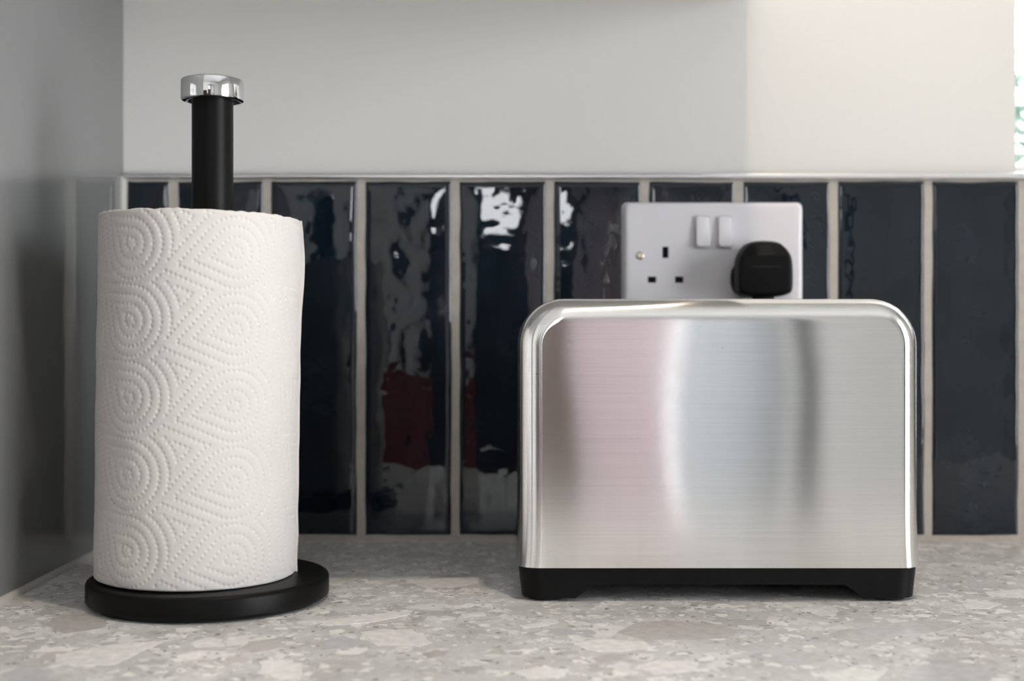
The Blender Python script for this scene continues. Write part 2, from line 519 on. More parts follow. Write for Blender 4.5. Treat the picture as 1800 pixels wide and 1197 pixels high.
def bead(name, pts, r):
    return tube(name, pts, r, 'sealant', None, 12)
struct(bead('trim_2', [(PANEL_X + 0.0005, 0.0015, 0.0), (PANEL_X + 0.0005, 0.0015, 0.15), (PANEL_X + 0.0005, 0.0015, 0.3015)], 0.0042), 'pale sealant bead in the corner beside the tiles')
struct(bead('trim_3', [(PANEL_X + 0.0002, 0.001, 0.0004), (PANEL_X + 0.0002, -0.3, 0.0004), (PANEL_X + 0.0002, -0.598, 0.0004)], 0.0036), 'pale sealant bead along the foot of the grey panel')
bm = bmesh.new()
add_box(bm, PANEL_X, X_RIGHT, -0.0014, 0.004, -0.0005, 0.0036, 0.0009)
struct(bm_obj('trim_4', bm, 'grout', None, True, 40), 'beige joint between the tiles and the worktop')

# ---------------------------------------------------------------- window in the back wall, blind, shrub outside
win = bpy.data.objects.new('window_1', None); COL.objects.link(win); win.location = (WIN1[0], 0.14, WIN1[2]); struct(win)
x0, x1, z0, z1 = WIN1
bm = bmesh.new(); fw = 0.045
add_box(bm, x0, x0 + 0.012, 0.14, 0.19, z0, z1); add_box(bm, x1 - fw, x1, 0.14, 0.19, z0, z1)
add_box(bm, x0 + 0.012, x1 - fw, 0.14, 0.19, z0, z0 + 0.02); add_box(bm, x0 + 0.012, x1 - fw, 0.14, 0.19, z1 - fw, z1)
bm_obj('window_frame', bm, 'white_paint', win)
box('pane', (x0 + 0.010, x1 - 0.04, 0.163, 0.167, z0 + 0.018, z1 - 0.04), 'glass', win)
box('window_sill', (x0, x1, 0.0085, 0.15, z0 - 0.006, z0 + 0.001), 'white_paint', win)
bl = thing('venetian_blind', 'white slatted blind hanging in the bright window beside the wall', 'blind', (x0, 0.09, z1))
box('head_rail', (x0 + 0.004, x1 - 0.004, 0.065, 0.115, z1 - 0.04, z1 - 0.001), 'white_paint', bl, 0.003)
zz, slat_me = z1 - 0.075, None
while zz > z0 + 0.02:
    if slat_me is None:
        V = []
        for xx in (x0 + 0.002, x1 - 0.006):
            for k in range(7):
                t = k / 6 - 0.5
                V.append((xx - x0, t * 0.046, t * 0.008 + 0.003 * (1 - (2 * t) ** 2)))
            for k in range(7):
                t = 0.5 - k / 6
                V.append((xx - x0, t * 0.046, t * 0.008 + 0.003 * (1 - (2 * t) ** 2) - 0.0022))
        F = [(k, (k + 1) % 14, 14 + (k + 1) % 14, 14 + k) for k in range(14)] + [tuple(range(14)), tuple(range(14, 28))]
        so = link('slat', V, F, 'white_paint', bl, True, 50); slat_me = so.data
    else:
        so = bpy.data.objects.new('slat', slat_me); COL.objects.link(so); so.parent = bl
    so.location = (0, 0.0, zz - z1)
    zz -= 0.045
box('bottom_rail', (x0 + 0.002, x1 - 0.006, 0.068, 0.112, z0 + 0.004, z0 + 0.016), 'white_paint', bl, 0.003)

def shrub(loc, r, label):
    t = thing('shrub', label, 'shrub', loc)
    rnd = random.Random(3)
    bm = bmesh.new()
    for k in range(900):
        th, ph = rnd.uniform(0, 2 * PI), math.acos(rnd.uniform(-1, 1))
        rr = r * rnd.uniform(0.75, 1.0)
        c = Vector((rr * math.sin(ph) * math.cos(th), rr * math.sin(ph) * math.sin(th), rr * math.cos(ph) * 1.2))
        a = Vector((rnd.uniform(-1, 1), rnd.uniform(-1, 1), rnd.uniform(-1, 1))).normalized()
        b = a.cross(Vector((rnd.uniform(-1, 1), rnd.uniform(-1, 1), rnd.uniform(-1, 1)))).normalized()
        s = r * 0.10
        q = [bm.verts.new(c + a * s), bm.verts.new(c + b * s * 0.5), bm.verts.new(c - a * s), bm.verts.new(c - b * s * 0.5)]
        bm.faces.new(q)
    me = bpy.data.meshes.new('foliage'); bm.to_mesh(me); bm.free()
    o = finish('foliage', me, 'leaf', t); o['kind'] = 'stuff'
    lathe('stem', [(0, -1.2 * r - 0.3), (0.02, -1.2 * r - 0.3), (0.015, 0.4 * r), (0, 0.5 * r)], loc, 'wood', t, 10)
shrub((0.93, 0.95, 0.40), 0.20, 'leafy green shrub seen outside through the blind')

# ---------------------------------------------------------------- tall grey unit on the left and wall cabinet above
tc = thing('tall_cabinet', 'tall semi-gloss grey panel standing at right angles to the tiled wall', 'cabinet', (-0.62, -0.3, FLOOR))
box('body', (-0.93, PANEL_X - 0.019, -0.580, WALL_Y - 0.001, FLOOR, CEIL - 0.05), 'panel', tc)
box('end_panel', (PANEL_X - 0.0185, PANEL_X, -0.600, WALL_Y - 0.0008, FLOOR, CEIL - 0.05), 'panel', tc, 0.0008)
for a, b in ((FLOOR + 0.1, 0.30), (0.304, CEIL - 0.06)):
    d = box('door', (-0.927, PANEL_X - 0.021, -0.600, -0.5805, a, b), 'panel', tc, 0.001)
    box('handle', (-0.40, -0.388, -0.630, -0.6005, (a + b) / 2 - 0.1, (a + b) / 2 + 0.1), 'alu', tc, 0.003)

wc = thing('wall_cabinet', 'pale wall cabinet hung above the tiles and white wall', 'cabinet', (-0.06, -0.14, 0.455))
CAB_X, CAB_D, CAB_Z = 0.196, -0.288, 0.452
box('body', (PANEL_X + 0.002, CAB_X, CAB_D + 0.02, WALL_Y - 0.0005, CAB_Z, 1.25), 'cabinet', wc)
mid = (PANEL_X + CAB_X) / 2
for a, b in ((PANEL_X + 0.004, mid - 0.001), (mid + 0.001, CAB_X)):
    box('door', (a, b, CAB_D, CAB_D + 0.0195, CAB_Z, 1.25), 'cabinet', wc, 0.001)

# ---------------------------------------------------------------- worktop
wt = thing('worktop', 'pale grey terrazzo stone worktop with white and taupe chips', 'worktop', (0.9, -0.3, 0))
box('slab', (PANEL_X + 0.0003, X_RIGHT, -0.640, 0.0015, -0.03, 0.0), 'terrazzo', wt, 0.0)

def top_pt(px, py):
    d = CAM_Z * FPX / (py - 598.5)
    return ((px - 900) * d / FPX, CAM_Y + d)
chips = [
    ('chip_white', [(636, 1111), (672, 1106), (722, 1107), (742, 1117), (757, 1130), (738, 1137), (716, 1133), (664, 1135), (650, 1124)]),
    ('chip_white', [(100, 1152), (150, 1140), (215, 1130), (290, 1128), (262, 1140), (228, 1155), (200, 1169), (140, 1170), (98, 1163)]),
    ('chip_white', [(455, 1163), (480, 1158), (530, 1166), (536, 1190), (495, 1195), (460, 1184)]),
    ('chip_white', [(560, 1092), (640, 1082), (726, 1072), (722, 1080), (660, 1093), (610, 1098), (575, 1098)]),
    ('chip_white', [(720, 1022), (760, 1017), (842, 1014), (842, 1026), (800, 1032), (745, 1033)]),
    ('chip_white', [(810, 1079), (850, 1076), (855, 1083), (815, 1085)]),
    ('chip_white', [(915, 1100), (960, 1092), (985, 1094), (960, 1100), (920, 1104)]),
    ('chip_white', [(1010, 1130), (1060, 1122), (1130, 1128), (1150, 1138), (1090, 1146), (1030, 1143)]),
    ('chip_white', [(900, 1182), (945, 1172), (1000, 1176), (990, 1190), (930, 1194)]),
    ('chip_white', [(335, 1130), (362, 1120), (392, 1124), (380, 1136), (345, 1138)]),
    ('chip_white', [(1690, 1062), (1730, 1055), (1760, 1062), (1740, 1070), (1700, 1070)]),
    ('chip_white', [(1730, 1040), (1790, 1036), (1830, 1042), (1795, 1050), (1740, 1049)]),
    ('chip_grey', [(1480, 1120), (1500, 1108), (1545, 1098), (1610, 1090), (1668, 1092), (1690, 1100), (1645, 1112), (1580, 1118), (1540, 1132), (1495, 1130)]),
    ('chip_grey', [(1580, 1182), (1620, 1168), (1690, 1166), (1750, 1180), (1740, 1197), (1640, 1200), (1590, 1195)]),
    ('chip_grey', [(1640, 1135), (1662, 1128), (1690, 1130), (1684, 1138), (1655, 1141)]),
    ('chip_grey', [(1350, 1155), (1400, 1144), (1460, 1150), (1450, 1166), (1380, 1172)]),
    ('chip_grey', [(1300, 1136), (1335, 1128), (1365, 1132), (1350, 1143), (1315, 1146)]),
    ('chip_grey', [(560, 1128), (600, 1118), (640, 1128), (620, 1140), (575, 1142)]),
    ('chip_taupe', [(80, 1096), (104, 1082), (150, 1078), (188, 1092), (184, 1104), (150, 1110), (118, 1114), (92, 1108)]),
    ('chip_taupe', [(1085, 1112), (1120, 1094), (1170, 1090), (1250, 1096), (1305, 1108), (1280, 1122), (1210, 1126), (1130, 1124)]),
    ('chip_taupe', [(420, 1142), (440, 1128), (482, 1122), (502, 1132), (480, 1142), (445, 1148)]),
    ('chip_taupe', [(1040, 1158), (1075, 1148), (1105, 1150), (1090, 1162), (1055, 1166)]),
    ('chip_taupe', [(700, 1021), (706, 1018), (714, 1019), (711, 1023), (703, 1024)]),
    ('chip_taupe', [(690, 977), (720, 971), (770, 973), (785, 977), (740, 981), (700, 981)]),
    ('chip_taupe', [(735, 1078), (745, 1074), (751, 1078), (743, 1082)]),
    ('chip_taupe', [(740, 1150), (765, 1142), (792, 1145), (780, 1155), (752, 1158)]),
    ('chip_grey', [(0, 1185), (40, 1172), (90, 1178), (80, 1197), (20, 1205)]),
    ('chip_white', [(1120, 1170), (1160, 1160), (1230, 1164), (1220, 1180), (1150, 1186)]),
    ('chip_white', [(1440, 1184), (1500, 1174), (1560, 1180), (1540, 1196), (1460, 1200)]),
]
for m_, pp in chips:
    P = [top_pt(*p) for p in pp]
    # ragged outline
    Q = []
    for i in range(len(P)):
        a, b = Vector(P[i]), Vector(P[(i + 1) % len(P)])
        for t in (0.0, 0.34, 0.67):
            q = a.lerp(b, t)
            o_ = noise.noise(Vector((q.x * 160, q.y * 160, 2.0))) * 0.0018
            Q.append((q.x + o_, q.y + o_ * 0.8))
    bm = bmesh.new()
    lo = [bm.verts.new((x, y, -0.0005)) for x, y in Q]; hi = [bm.verts.new((x, y, 0.00012)) for x, y in Q]
    bm.faces.new(hi)
    for i in range(len(Q)):
        j = (i + 1) % len(Q)
        bm.faces.new((lo[i], lo[j], hi[j], hi[i]))
    bm_obj('stone_chip', bm, m_, wt)

bc = thing('base_cabinet', 'pale base cabinet under the stone worktop', 'cabinet', (0.9, -0.3, FLOOR))
box('body', (PANEL_X + 0.001, X_RIGHT - 0.001, -0.58, WALL_Y - 0.001, FLOOR + 0.1, -0.0301), 'cabinet', bc)
box('plinth', (PANEL_X + 0.001, X_RIGHT - 0.001, -0.53, -0.51, FLOOR, FLOOR + 0.1), 'dark_paint', bc)
n_d = 4; step = (X_RIGHT - PANEL_X) / n_d
for k in range(n_d):
    box('door', (PANEL_X + k * step + 0.003, PANEL_X + (k + 1) * step - 0.003, -0.60, -0.5801, FLOOR + 0.105, -0.04), 'cabinet', bc, 0.001)

# ---------------------------------------------------------------- kitchen roll holder
HX, HY = -0.1944, -0.2303
holder = thing('paper_towel_holder', 'black metal kitchen roll holder with chrome top and round base', 'holder', (HX, HY, 0))
R = 0.0760
lathe('base', [(0, 0.0012), (R - 0.004, 0.0012), (R - 0.0022, 0.0016), (R - 0.0008, 0.0028), (R, 0.0036), (R, 0.0132), (R - 0.0005, 0.0146), (R - 0.0018, 0.0156), (R - 0.004, 0.0159), (0, 0.0159)], (HX, HY, 0), 'black', holder, 160)
lathe('base_pad', [(0, 0), (R - 0.005, 0), (R - 0.005, 0.0012), (0, 0.0012)], (HX, HY, 0), 'rubber', holder, 96)
PX, PY = -0.1925, -0.2303
lathe('pole', [(0, 0.0150), (0.01305, 0.0150), (0.01305, 0.3200), (0, 0.3200)], (PX, PY, 0), 'black', holder, 96)
lathe('cap', [(0, 0.3192), (0.0150, 0.3192), (0.0182, 0.3194), (0.0196, 0.3201), (0.0199, 0.3212), (0.0199, 0.3318), (0.0195, 0.3329), (0.0184, 0.3335), (0, 0.3337)], (PX, PY, 0), 'chrome', holder, 128)

# ---------------------------------------------------------------- kitchen roll, embossed in dotted rings
RX, RY, RR, RH = -0.2015, -0.2303, 0.0628, 0.2285
roll = thing('paper_towel_roll', 'white kitchen roll embossed with dotted rings on a black holder', 'paper towel', (RX, RY, 0.0161))
front = math.atan2(CAM_Y - RY, 0 - RX)          # direction towards the camera
PITCH = 0.0463
arc = 2 * PI * RR / 6
motifs = []
for k in range(-4, 5):
    typ = k % 2                       # 0: tip up-left, 1: tip to the left
    u = math.radians(-40.5) * RR + k * arc
    for j in range(-1, 7):
        v = (0.0222 + j * PITCH) - (0.0045 if typ else 0.0)
        motifs.append((u, v, math.radians(140 if typ == 0 else 193)))
K = 1.8; PHI = math.acos(1 / K)
def metric(du, dv, ang):
    a = du * math.cos(ang) + dv * math.sin(ang); b = -du * math.sin(ang) + dv * math.cos(ang)
    r = np.hypot(a, b); th = np.arctan2(np.abs(b), a)
    return np.where(th > PHI, r, a * math.cos(PHI) + np.abs(b) * math.sin(PHI))
dots = []
rnd = random.Random(11)
mo = np.array([(m_[0], m_[1]) for m_ in motifs]); ma = [m_[2] for m_ in motifs]
for mi, (mu, mv, ang) in enumerate(motifs):
    if abs(mu) > 0.21: continue
    ring = 0.0036
    first = True
    while ring < 0.045:
        # outline of the drop of size ring, sampled by arc length
        pts = []
        for t in np.linspace(PHI, 2 * PI - PHI, 90):
            pts.append((ring * math.cos(t), ring * math.sin(t)))
        tip = (K * ring * 0.93, 0.0)
        for s in np.linspace(0, 1, 22)[1:]:
            pts.append((pts[89][0] * (1 - s) + tip[0] * s, pts[89][1] * (1 - s) + tip[1] * s))
        for s in np.linspace(0, 1, 22)[1:-1]:
            pts.append((tip[0] * (1 - s) + pts[0][0] * s, tip[1] * (1 - s) + pts[0][1] * s))
        pts = np.array(pts + [pts[0]])
        seg = np.hypot(*np.diff(pts, axis=0).T); cum = np.concatenate([[0], np.cumsum(seg)])
        nd = max(4, int(round(cum[-1] / 0.0032)))
        for s in np.arange(nd) * cum[-1] / nd:
            a = np.interp(s, cum, pts[:, 0]); b = np.interp(s, cum, pts[:, 1])
            u = mu + a * math.cos(ang) - b * math.sin(ang); v = mv + a * math.sin(ang) + b * math.cos(ang)
            if not (0.001 < v < RH - 0.001) or abs(u) > 0.135: continue
            own = ring; best = True
            for mj in range(len(motifs)):
                if mj == mi: continue
                du, dv = u - mo[mj, 0], v - mo[mj, 1]
                if abs(du) > 0.09 or abs(dv) > 0.09: continue
                if float(metric(np.float64(du), np.float64(dv), ma[mj])) < own - 0.0008: best = False; break
            if best: dots.append((u, v))
        ring += 0.0060
# drop dots that fall on top of each other
grid, keep = {}, []
for u, v in dots:
    key = (int(u / 0.002), int(v / 0.002))
    if any((u - q[0]) ** 2 + (v - q[1]) ** 2 < 0.0019 ** 2 for i in (-1, 0, 1) for j in (-1, 0, 1) for q in grid.get((key[0] + i, key[1] + j), ())): continue
    grid.setdefault(key, []).append((u, v)); keep.append((u, v))
dots = keep
half = math.radians(112)
ang_f = np.linspace(-half, half, 500)
ang_b = np.linspace(half, 2 * PI - half, 62)[1:-1]
angs = np.concatenate([ang_f, ang_b]); NA = len(angs)
vs2 = np.concatenate([np.linspace(0, RH, 440)])
NV = len(vs2)
ug = np.where(angs > PI, angs - 2 * PI, angs) * RR
Hgt = np.zeros((NV, NA))
for u, v in dots:
    i0, i1 = np.searchsorted(vs2, v - 0.0022), np.searchsorted(vs2, v + 0.0022)
    j0, j1 = np.searchsorted(ug[:500], u - 0.0022), np.searchsorted(ug[:500], u + 0.0022)
    if i1 <= i0 or j1 <= j0: continue
    d2 = (vs2[i0:i1, None] - v) ** 2 + (ug[None, j0:j1] - u) ** 2
    Hgt[i0:i1, j0:j1] -= 0.00050 * np.exp(-d2 / (2 * 0.00060 ** 2))
# puffed ridges between the rings and a few soft creases
best = np.full((NV, 500), 9.0)
UU, VV = np.meshgrid(ug[:500], vs2)
for (mu, mv, ang) in motifs:
    if abs(mu) > 0.16: continue
    best = np.minimum(best, metric(UU - mu, VV - mv, ang))
Hgt[:, :500] += 0.00006 * np.cos(2 * PI * (best - 0.0036 - 0.0030) / 0.0060)
soft = np.array([[noise.noise(Vector((ug[j] * 38, vs2[i] * 34, 1.0))) * 0.0006 + noise.noise(Vector((ug[j] * 140, vs2[i] * 120, 5.0))) * 0.00018 for j in range(0, NA, 4)] for i in range(0, NV, 4)])
soft = np.repeat(np.repeat(soft, 4, 0), 4, 1)[:NV, :NA]
ker = np.ones(9) / 9
for ax in (0, 1):
    soft = np.apply_along_axis(lambda r_: np.convolve(np.pad(r_, 4, mode='edge'), ker, 'valid'), ax, soft)
Hgt += soft
# rounded top and bottom rims
for i, v in enumerate(vs2):
    e = min(v, RH - v)
    if e < 0.0014: Hgt[i] -= 0.0014 * (1 - math.sqrt(1 - (1 - e / 0.0014) ** 2)) * 0.8
# slightly torn upper edge
edge_z = np.array([0.0007 * noise.noise(Vector((u * 90, 3.0, 0))) + 0.0005 * noise.noise(Vector((u * 260, 7.0, 0))) for u in ug])
LEAN = 0.0032 / RH                                 # roll leans a little to the right
def place(r, a, v):
    return (r * math.cos(front + a) + LEAN * (v - RH / 2), r * math.sin(front + a), v - LEAN * r * math.cos(front + a) * 1.0 + 0.0008 * (1 - v / RH))
V = []
for i in range(NV):
    for j in range(NA):
        v = vs2[i] + (edge_z[j] * max(0, (vs2[i] - RH + 0.01) / 0.01) if True else 0)
        V.append(place(RR + Hgt[i, j], angs[j], v))
F = []
for i in range(NV - 1):
    for j in range(NA):
        k = (j + 1) % NA
        F.append((i * NA + j, i * NA + k, (i + 1) * NA + k, (i + 1) * NA + j))
# flat ends with the hole of the core
CR = 0.0255
off = len(V)
for v in (0.0, RH):
    for j in range(NA):
        V.append(place(CR, angs[j], v))
for j in range(NA):
    k = (j + 1) % NA
    F.append((j, off + j, off + k, k))
    t = (NV - 1) * NA
    F.append((t + k, off + NA + k, off + NA + j, t + j))
me = bpy.data.meshes.new('paper'); me.from_pydata(V, [], F)
finish('paper', me, 'paper', roll, True, 60)
# cardboard core
bm = bmesh.new(); rings = []
for r, v in ((CR, 0.0), (CR, RH), (CR - 0.0012, RH), (CR - 0.0012, 0.0)):
    rings.append([bm.verts.new(place(r, 2 * PI * i / 64, v)) for i in range(64)])
for q in range(4):
    a, b = rings[q], rings[(q + 1) % 4]
    for i in range(64):
        bm.faces.new((a[i], a[(i + 1) % 64], b[(i + 1) % 64], b[i]))
bmesh.ops.recalc_face_normals(bm, faces=bm.faces)
me = bpy.data.meshes.new('core'); bm.to_mesh(me); bm.free()
finish('core', me, 'card', roll, True, 60)
# free end of the outer sheet, standing off the roll on its right side
bm = bmesh.new(); n_v, n_a = 90, 12
outer, inner = [], []
for i in range(n_v):
    v = RH * i / (n_v - 1)
    t = v / RH
    lift = 0.0006 + 0.0020 * math.exp(-((t - 0.86) / 0.10) ** 2) + 0.0005 * noise.noise(Vector((v * 60, 0, 9)))
    if t > 0.965: lift *= max(0.2, 1 - (t - 0.965) * 20)
    ro, ri = [], []
    for j in range(n_a):
        s = j / (n_a - 1)
        a = math.radians(112 - 28 * s + 1.5 * noise.noise(Vector((v * 50, 2, 3))))
        r = RR + 0.0002 + lift * s ** 1.5
        ro.append(bm.verts.new(place(r + 0.0007, a, v))); ri.append(bm.verts.new(place(RR - 0.0012, a, v)))
    outer.append(ro); inner.append(ri)
for i in range(n_v - 1):
    for j in range(n_a - 1):
        bm.faces.new((outer[i][j], outer[i][j + 1], outer[i + 1][j + 1], outer[i + 1][j]))
        bm.faces.new((inner[i][j], inner[i + 1][j], inner[i + 1][j + 1], inner[i][j + 1]))
    bm.faces.new((outer[i][-1], inner[i][-1], inner[i + 1][-1], outer[i + 1][-1]))
bmesh.ops.recalc_face_normals(bm, faces=bm.faces)
me = bpy.data.meshes.new('loose_sheet'); bm.to_mesh(me); bm.free()
o = finish('loose_sheet', me, 'paper', roll, True, 50)
o['label'] = 'free edge of the outer sheet lifting off the roll'

# ---------------------------------------------------------------- toaster
TX0, TX1, TF, TB = 0.0036, 0.2612, -0.2410, -0.0740      # left, right, front, back
TZB, TZT = 0.0216, 0.1930
toaster = thing('toaster', 'brushed steel toaster with rounded corners on a black base', 'toaster', ((TX0 + TX1) / 2, (TF + TB) / 2, 0))
def outline(ins):
    """arch outline in x,z, bottom left -> over the top -> bottom right"""
    r = 0.030 - ins
    x0, x1, z1 = TX0 + ins, TX1 - ins, TZT - ins
    P = []
    for t in np.linspace(0, 1, 16): P.append((x0, TZB + (z1 - r - TZB) * t))
    for k in range(1, 13):
        a = PI - PI / 2 * k / 12; P.append((x0 + r + r * math.cos(a), z1 - r + r * math.sin(a)))
    for t in np.linspace(0, 1, 24)[1:]: P.append((x0 + r + (x1 - x0 - 2 * r) * t, z1))
    for k in range(1, 13):
        a = PI / 2 - PI / 2 * k / 12; P.append((x1 - r + r * math.cos(a), z1 - r + r * math.sin(a)))
    for t in np.linspace(0, 1, 16)[1:]: P.append((x1, z1 - r - (z1 - r - TZB) * t))
    # foot of the shell flares a little
    return [(x + (0.0011 * max(0, 1 - (z - TZB) / 0.03) ** 2) * (1 if x > (x0 + x1) / 2 else -1) * (abs(x - (x0 + x1) / 2) / ((x1 - x0) / 2)) ** 8, z) for x, z in P]
FR = 0.0152
rings = []
rings.append((outline(FR + 0.0004), TF + 0.00001))
for k in range(0, 15):
    a = PI / 2 * k / 14
    rings.append((outline(FR * (1 - math.sin(a))), TF + FR * (1 - math.cos(a))))
YC = (TF + TB) / 2
SLOTS = [(YC - 0.046, YC - 0.014), (YC + 0.014, YC + 0.046)]
for y in (SLOTS[0][0], SLOTS[0][1], SLOTS[1][0], SLOTS[1][1]):
    rings.append((outline(0.0), y))
for k in range(14, -1, -1):
    a = PI / 2 * k / 14
    rings.append((outline(FR * (1 - math.sin(a))), TB - FR * (1 - math.cos(a))))
bm = bmesh.new(); rv = [[bm.verts.new((x, y, z)) for x, z in out] for out, y in rings]
n = len(rv[0]); slot_x = []
for a, b in zip(rv, rv[1:]):
    for i in range(n - 1):
        xm, zm, ym = (a[i].co.x + a[i + 1].co.x) / 2, (a[i].co.z + a[i + 1].co.z) / 2, (a[i].co.y + b[i].co.y) / 2
        if zm > TZT - 1e-5 and TX0 + 0.045 < xm < TX1 - 0.045 and any(p < ym < q for p, q in SLOTS):
            slot_x += [a[i].co.x, a[i + 1].co.x]; continue
        bm.faces.new((a[i], a[i + 1], b[i + 1], b[i]))
# front and back faces as rows between the two sides
bm.faces.new(rv[0]); bm.faces.new(rv[-1])
shell = bm_obj('shell', bm, 'steel', toaster, True, 50)
shell['label'] = 'brushed stainless steel shell'
wn = shell.modifiers.new('weighted_normal', 'WEIGHTED_NORMAL'); wn.keep_sharp = True; wn.weight = 100
# thin turned-in lip under the shell
box('shell_floor', (TX0 + 0.012, TX1 - 0.012, TF + 0.012, TB - 0.012, TZB - 0.0004, TZB + 0.002), 'plastic', toaster)
# black plastic base with the cut-away under its middle
def base_outline(y_in, front):
    xl, xr = TX0 + 0.0005, TX1 - 0.0005
    return [(xl + 0.0022, 0.0022), (0.0402, 0.0022), (0.0527, 0.0108), (0.2120, 0.0108), (0.2238, 0.0022), (xr - 0.0022, 0.0022), (xr, TZB), (xl, TZB)]
bm = bmesh.new()
P = base_outline(0, True)
fa = [bm.verts.new((x, TF + 0.0012, z)) for x, z in P]; fb = [bm.verts.new((x, TB - 0.0012, z)) for x, z in P]
bm.faces.new(fa); bm.faces.new(fb[::-1])
for i in range(len(P)):
    j = (i + 1) % len(P)
    bm.faces.new((fa[i], fb[i], fb[j], fa[j]))
bm.edges.ensure_lookup_table()
corner = [e for e in bm.edges if {e.verts[0], e.verts[1]} in ({fa[0], fa[7]}, {fa[5], fa[6]}, {fb[0], fb[7]}, {fb[5], fb[6]})]
bmesh.ops.bevel(bm, geom=corner, offset=0.0145, segments=8, profile=0.5, affect='EDGES')
bm_obj('base', bm, 'plastic', toaster, True, 30)['label'] = 'black plastic base with cut-away middle'
box('blocking_skirt', (0.036, 0.228, TB - 0.0052, TB - 0.0016, 0.0022, 0.0125), 'plastic', toaster)  # unseen strip added to block back light under the base
for fx in (0.022, 0.2425):
    for fy in (TF + 0.017, TB - 0.017):
        lathe('foot', [(0, 0), (0.0115, 0), (0.0125, 0.0008), (0.0125, 0.0026), (0, 0.0026)], (fx, fy, 0), 'rubber', toaster, 32)
for q0, q1 in SLOTS:
    P = [(min(slot_x), q0), (max(slot_x), q0), (max(slot_x), q1), (min(slot_x), q1)]
    bm = bmesh.new()
    hi = [bm.verts.new((x, y, TZT)) for x, y in P]; lo = [bm.verts.new((x, y, 0.045)) for x, y in P]
    for i in range(4):
        bm.faces.new((hi[i], hi[(i + 1) % 4], lo[(i + 1) % 4], lo[i]))
    bm.faces.new(lo)
    bm_obj('bread_slot', bm, 'slot_metal', toaster)

# ---------------------------------------------------------------- double socket
SD = 1.025
SY = CAM_Y + SD
sx0, sx1, sz1 = wx(1096, SD), wx(1412, SD), wz(355.5, SD); sz0 = sz1 - 0.0865
socket = thing('wall_socket', 'white double wall socket with two rocker switches on dark tiles', 'socket', ((sx0 + sx1) / 2, 0, (sz0 + sz1) / 2))
o1 = rrect(sx0 - 0.0009, sx1 + 0.0003, sz0 - 0.0010, sz1 + 0.0004, 0.0045)
spacer = stack('spacer', [(o1, 0.0008), (o1, SY + 0.0056)], 'white_plastic', socket)
def ins_out(i): return rrect(sx0 + i, sx1 - i, sz0 + i, sz1 - i, 0.0055 - i * 0.5)
plate = stack('face_plate', [(ins_out(0.0003), SY + 0.0050), (ins_out(0), SY + 0.0042), (ins_out(0.0003), SY + 0.0024), (ins_out(0.0016), SY + 0.0008), (ins_out(0.0036), SY + 0.0003), (ins_out(0.006), SY + 0.0001), (ins_out(0.0085), SY)], 'white_plastic', socket, True, 60)
def rocker(px0, px1):
    a, b, c, d = wx(px0, SD), wx(px1, SD), wz(437, SD), wz(378, SD)
    def ro(k): return rrect(a + k, b - k, c + k, d - k, max(0.0030 - k, 0.0012))
    sw = stack('switch', [(ro(0), SY + 0.0005), (ro(0), SY - 0.0012), (ro(0.0003), SY - 0.0015), (ro(0.0006), SY - 0.0015), (ro(0.0007), SY - 0.0012), (ro(0.0007), SY - 0.0001)], 'white_plastic', socket, True, 40)
    bm = bmesh.new()
    x0_, x1_, z0_, z1_ = a + 0.0014, b - 0.0014, c + 0.0015, d - 0.0014
    O = rrect(x0_, x1_, z0_, z1_, 0.0022)
    lo = [bm.verts.new((x, SY - 0.00005, z)) for x, z in O]
    hi = [bm.verts.new((x * 1.0, SY - 0.0018 - 0.0030 * (1 - (z - z0_) / (z1_ - z0_)), z)) for x, z in O]
    mid_ = [(x_ + (0.0006 if x_ < (x0_ + x1_) / 2 else -0.0006), z_) for x_, z_ in O]
    hi2 = [bm.verts.new((x, SY - 0.0023 - 0.0030 * (1 - (z - z0_) / (z1_ - z0_)), z)) for x, z in mid_]
    for i in range(len(O)):
        j = (i + 1) % len(O)
        bm.faces.new((lo[i], lo[j], hi[j], hi[i])); bm.faces.new((hi[i], hi[j], hi2[j], hi2[i]))
    bm.faces.new(hi2)
    l_ = socket.location
    for v in bm.verts: v.co -= l_
    bmesh.ops.recalc_face_normals(bm, faces=bm.faces)
    me = bpy.data.meshes.new('rocker'); bm.to_mesh(me); bm.free()
    finish('rocker', me, 'white_plastic', sw, True, 40)
rocker(1219.5, 1250.0); rocker(1258.5, 1289.0)
HOLES = ((1164.4, 1175.2, 433.5, 453.5), (1138.8, 1153.6, 486, 497), (1186.6, 1201.6, 486, 497))
cut = [box('cutter', (wx(a, SD), wx(b, SD), SY - 0.003, SY + 0.0078, wz(d, SD), wz(c, SD)), 'white_plastic', socket) for a, b, c, d in HOLES]
for tgt in (plate, spacer):
    for c_ in cut:
        md = tgt.modifiers.new('opening', 'BOOLEAN'); md.operation = 'DIFFERENCE'; md.object = c_; md.solver = 'EXACT'
dg_ = bpy.context.evaluated_depsgraph_get()
for tgt in (plate, spacer):
    nm = bpy.data.meshes.new_from_object(tgt.evaluated_get(dg_))
    tgt.modifiers.clear(); tgt.data = nm
for c_ in cut: bpy.data.objects.remove(c_)
for a, b, c, d in HOLES:
    box('pin_shutter', (wx(a, SD) - 0.0001, wx(b, SD) + 0.0001, SY + 0.0040, SY + 0.0076, wz(d, SD) - 0.0001, wz(c, SD) + 0.0001), 'plastic', socket)
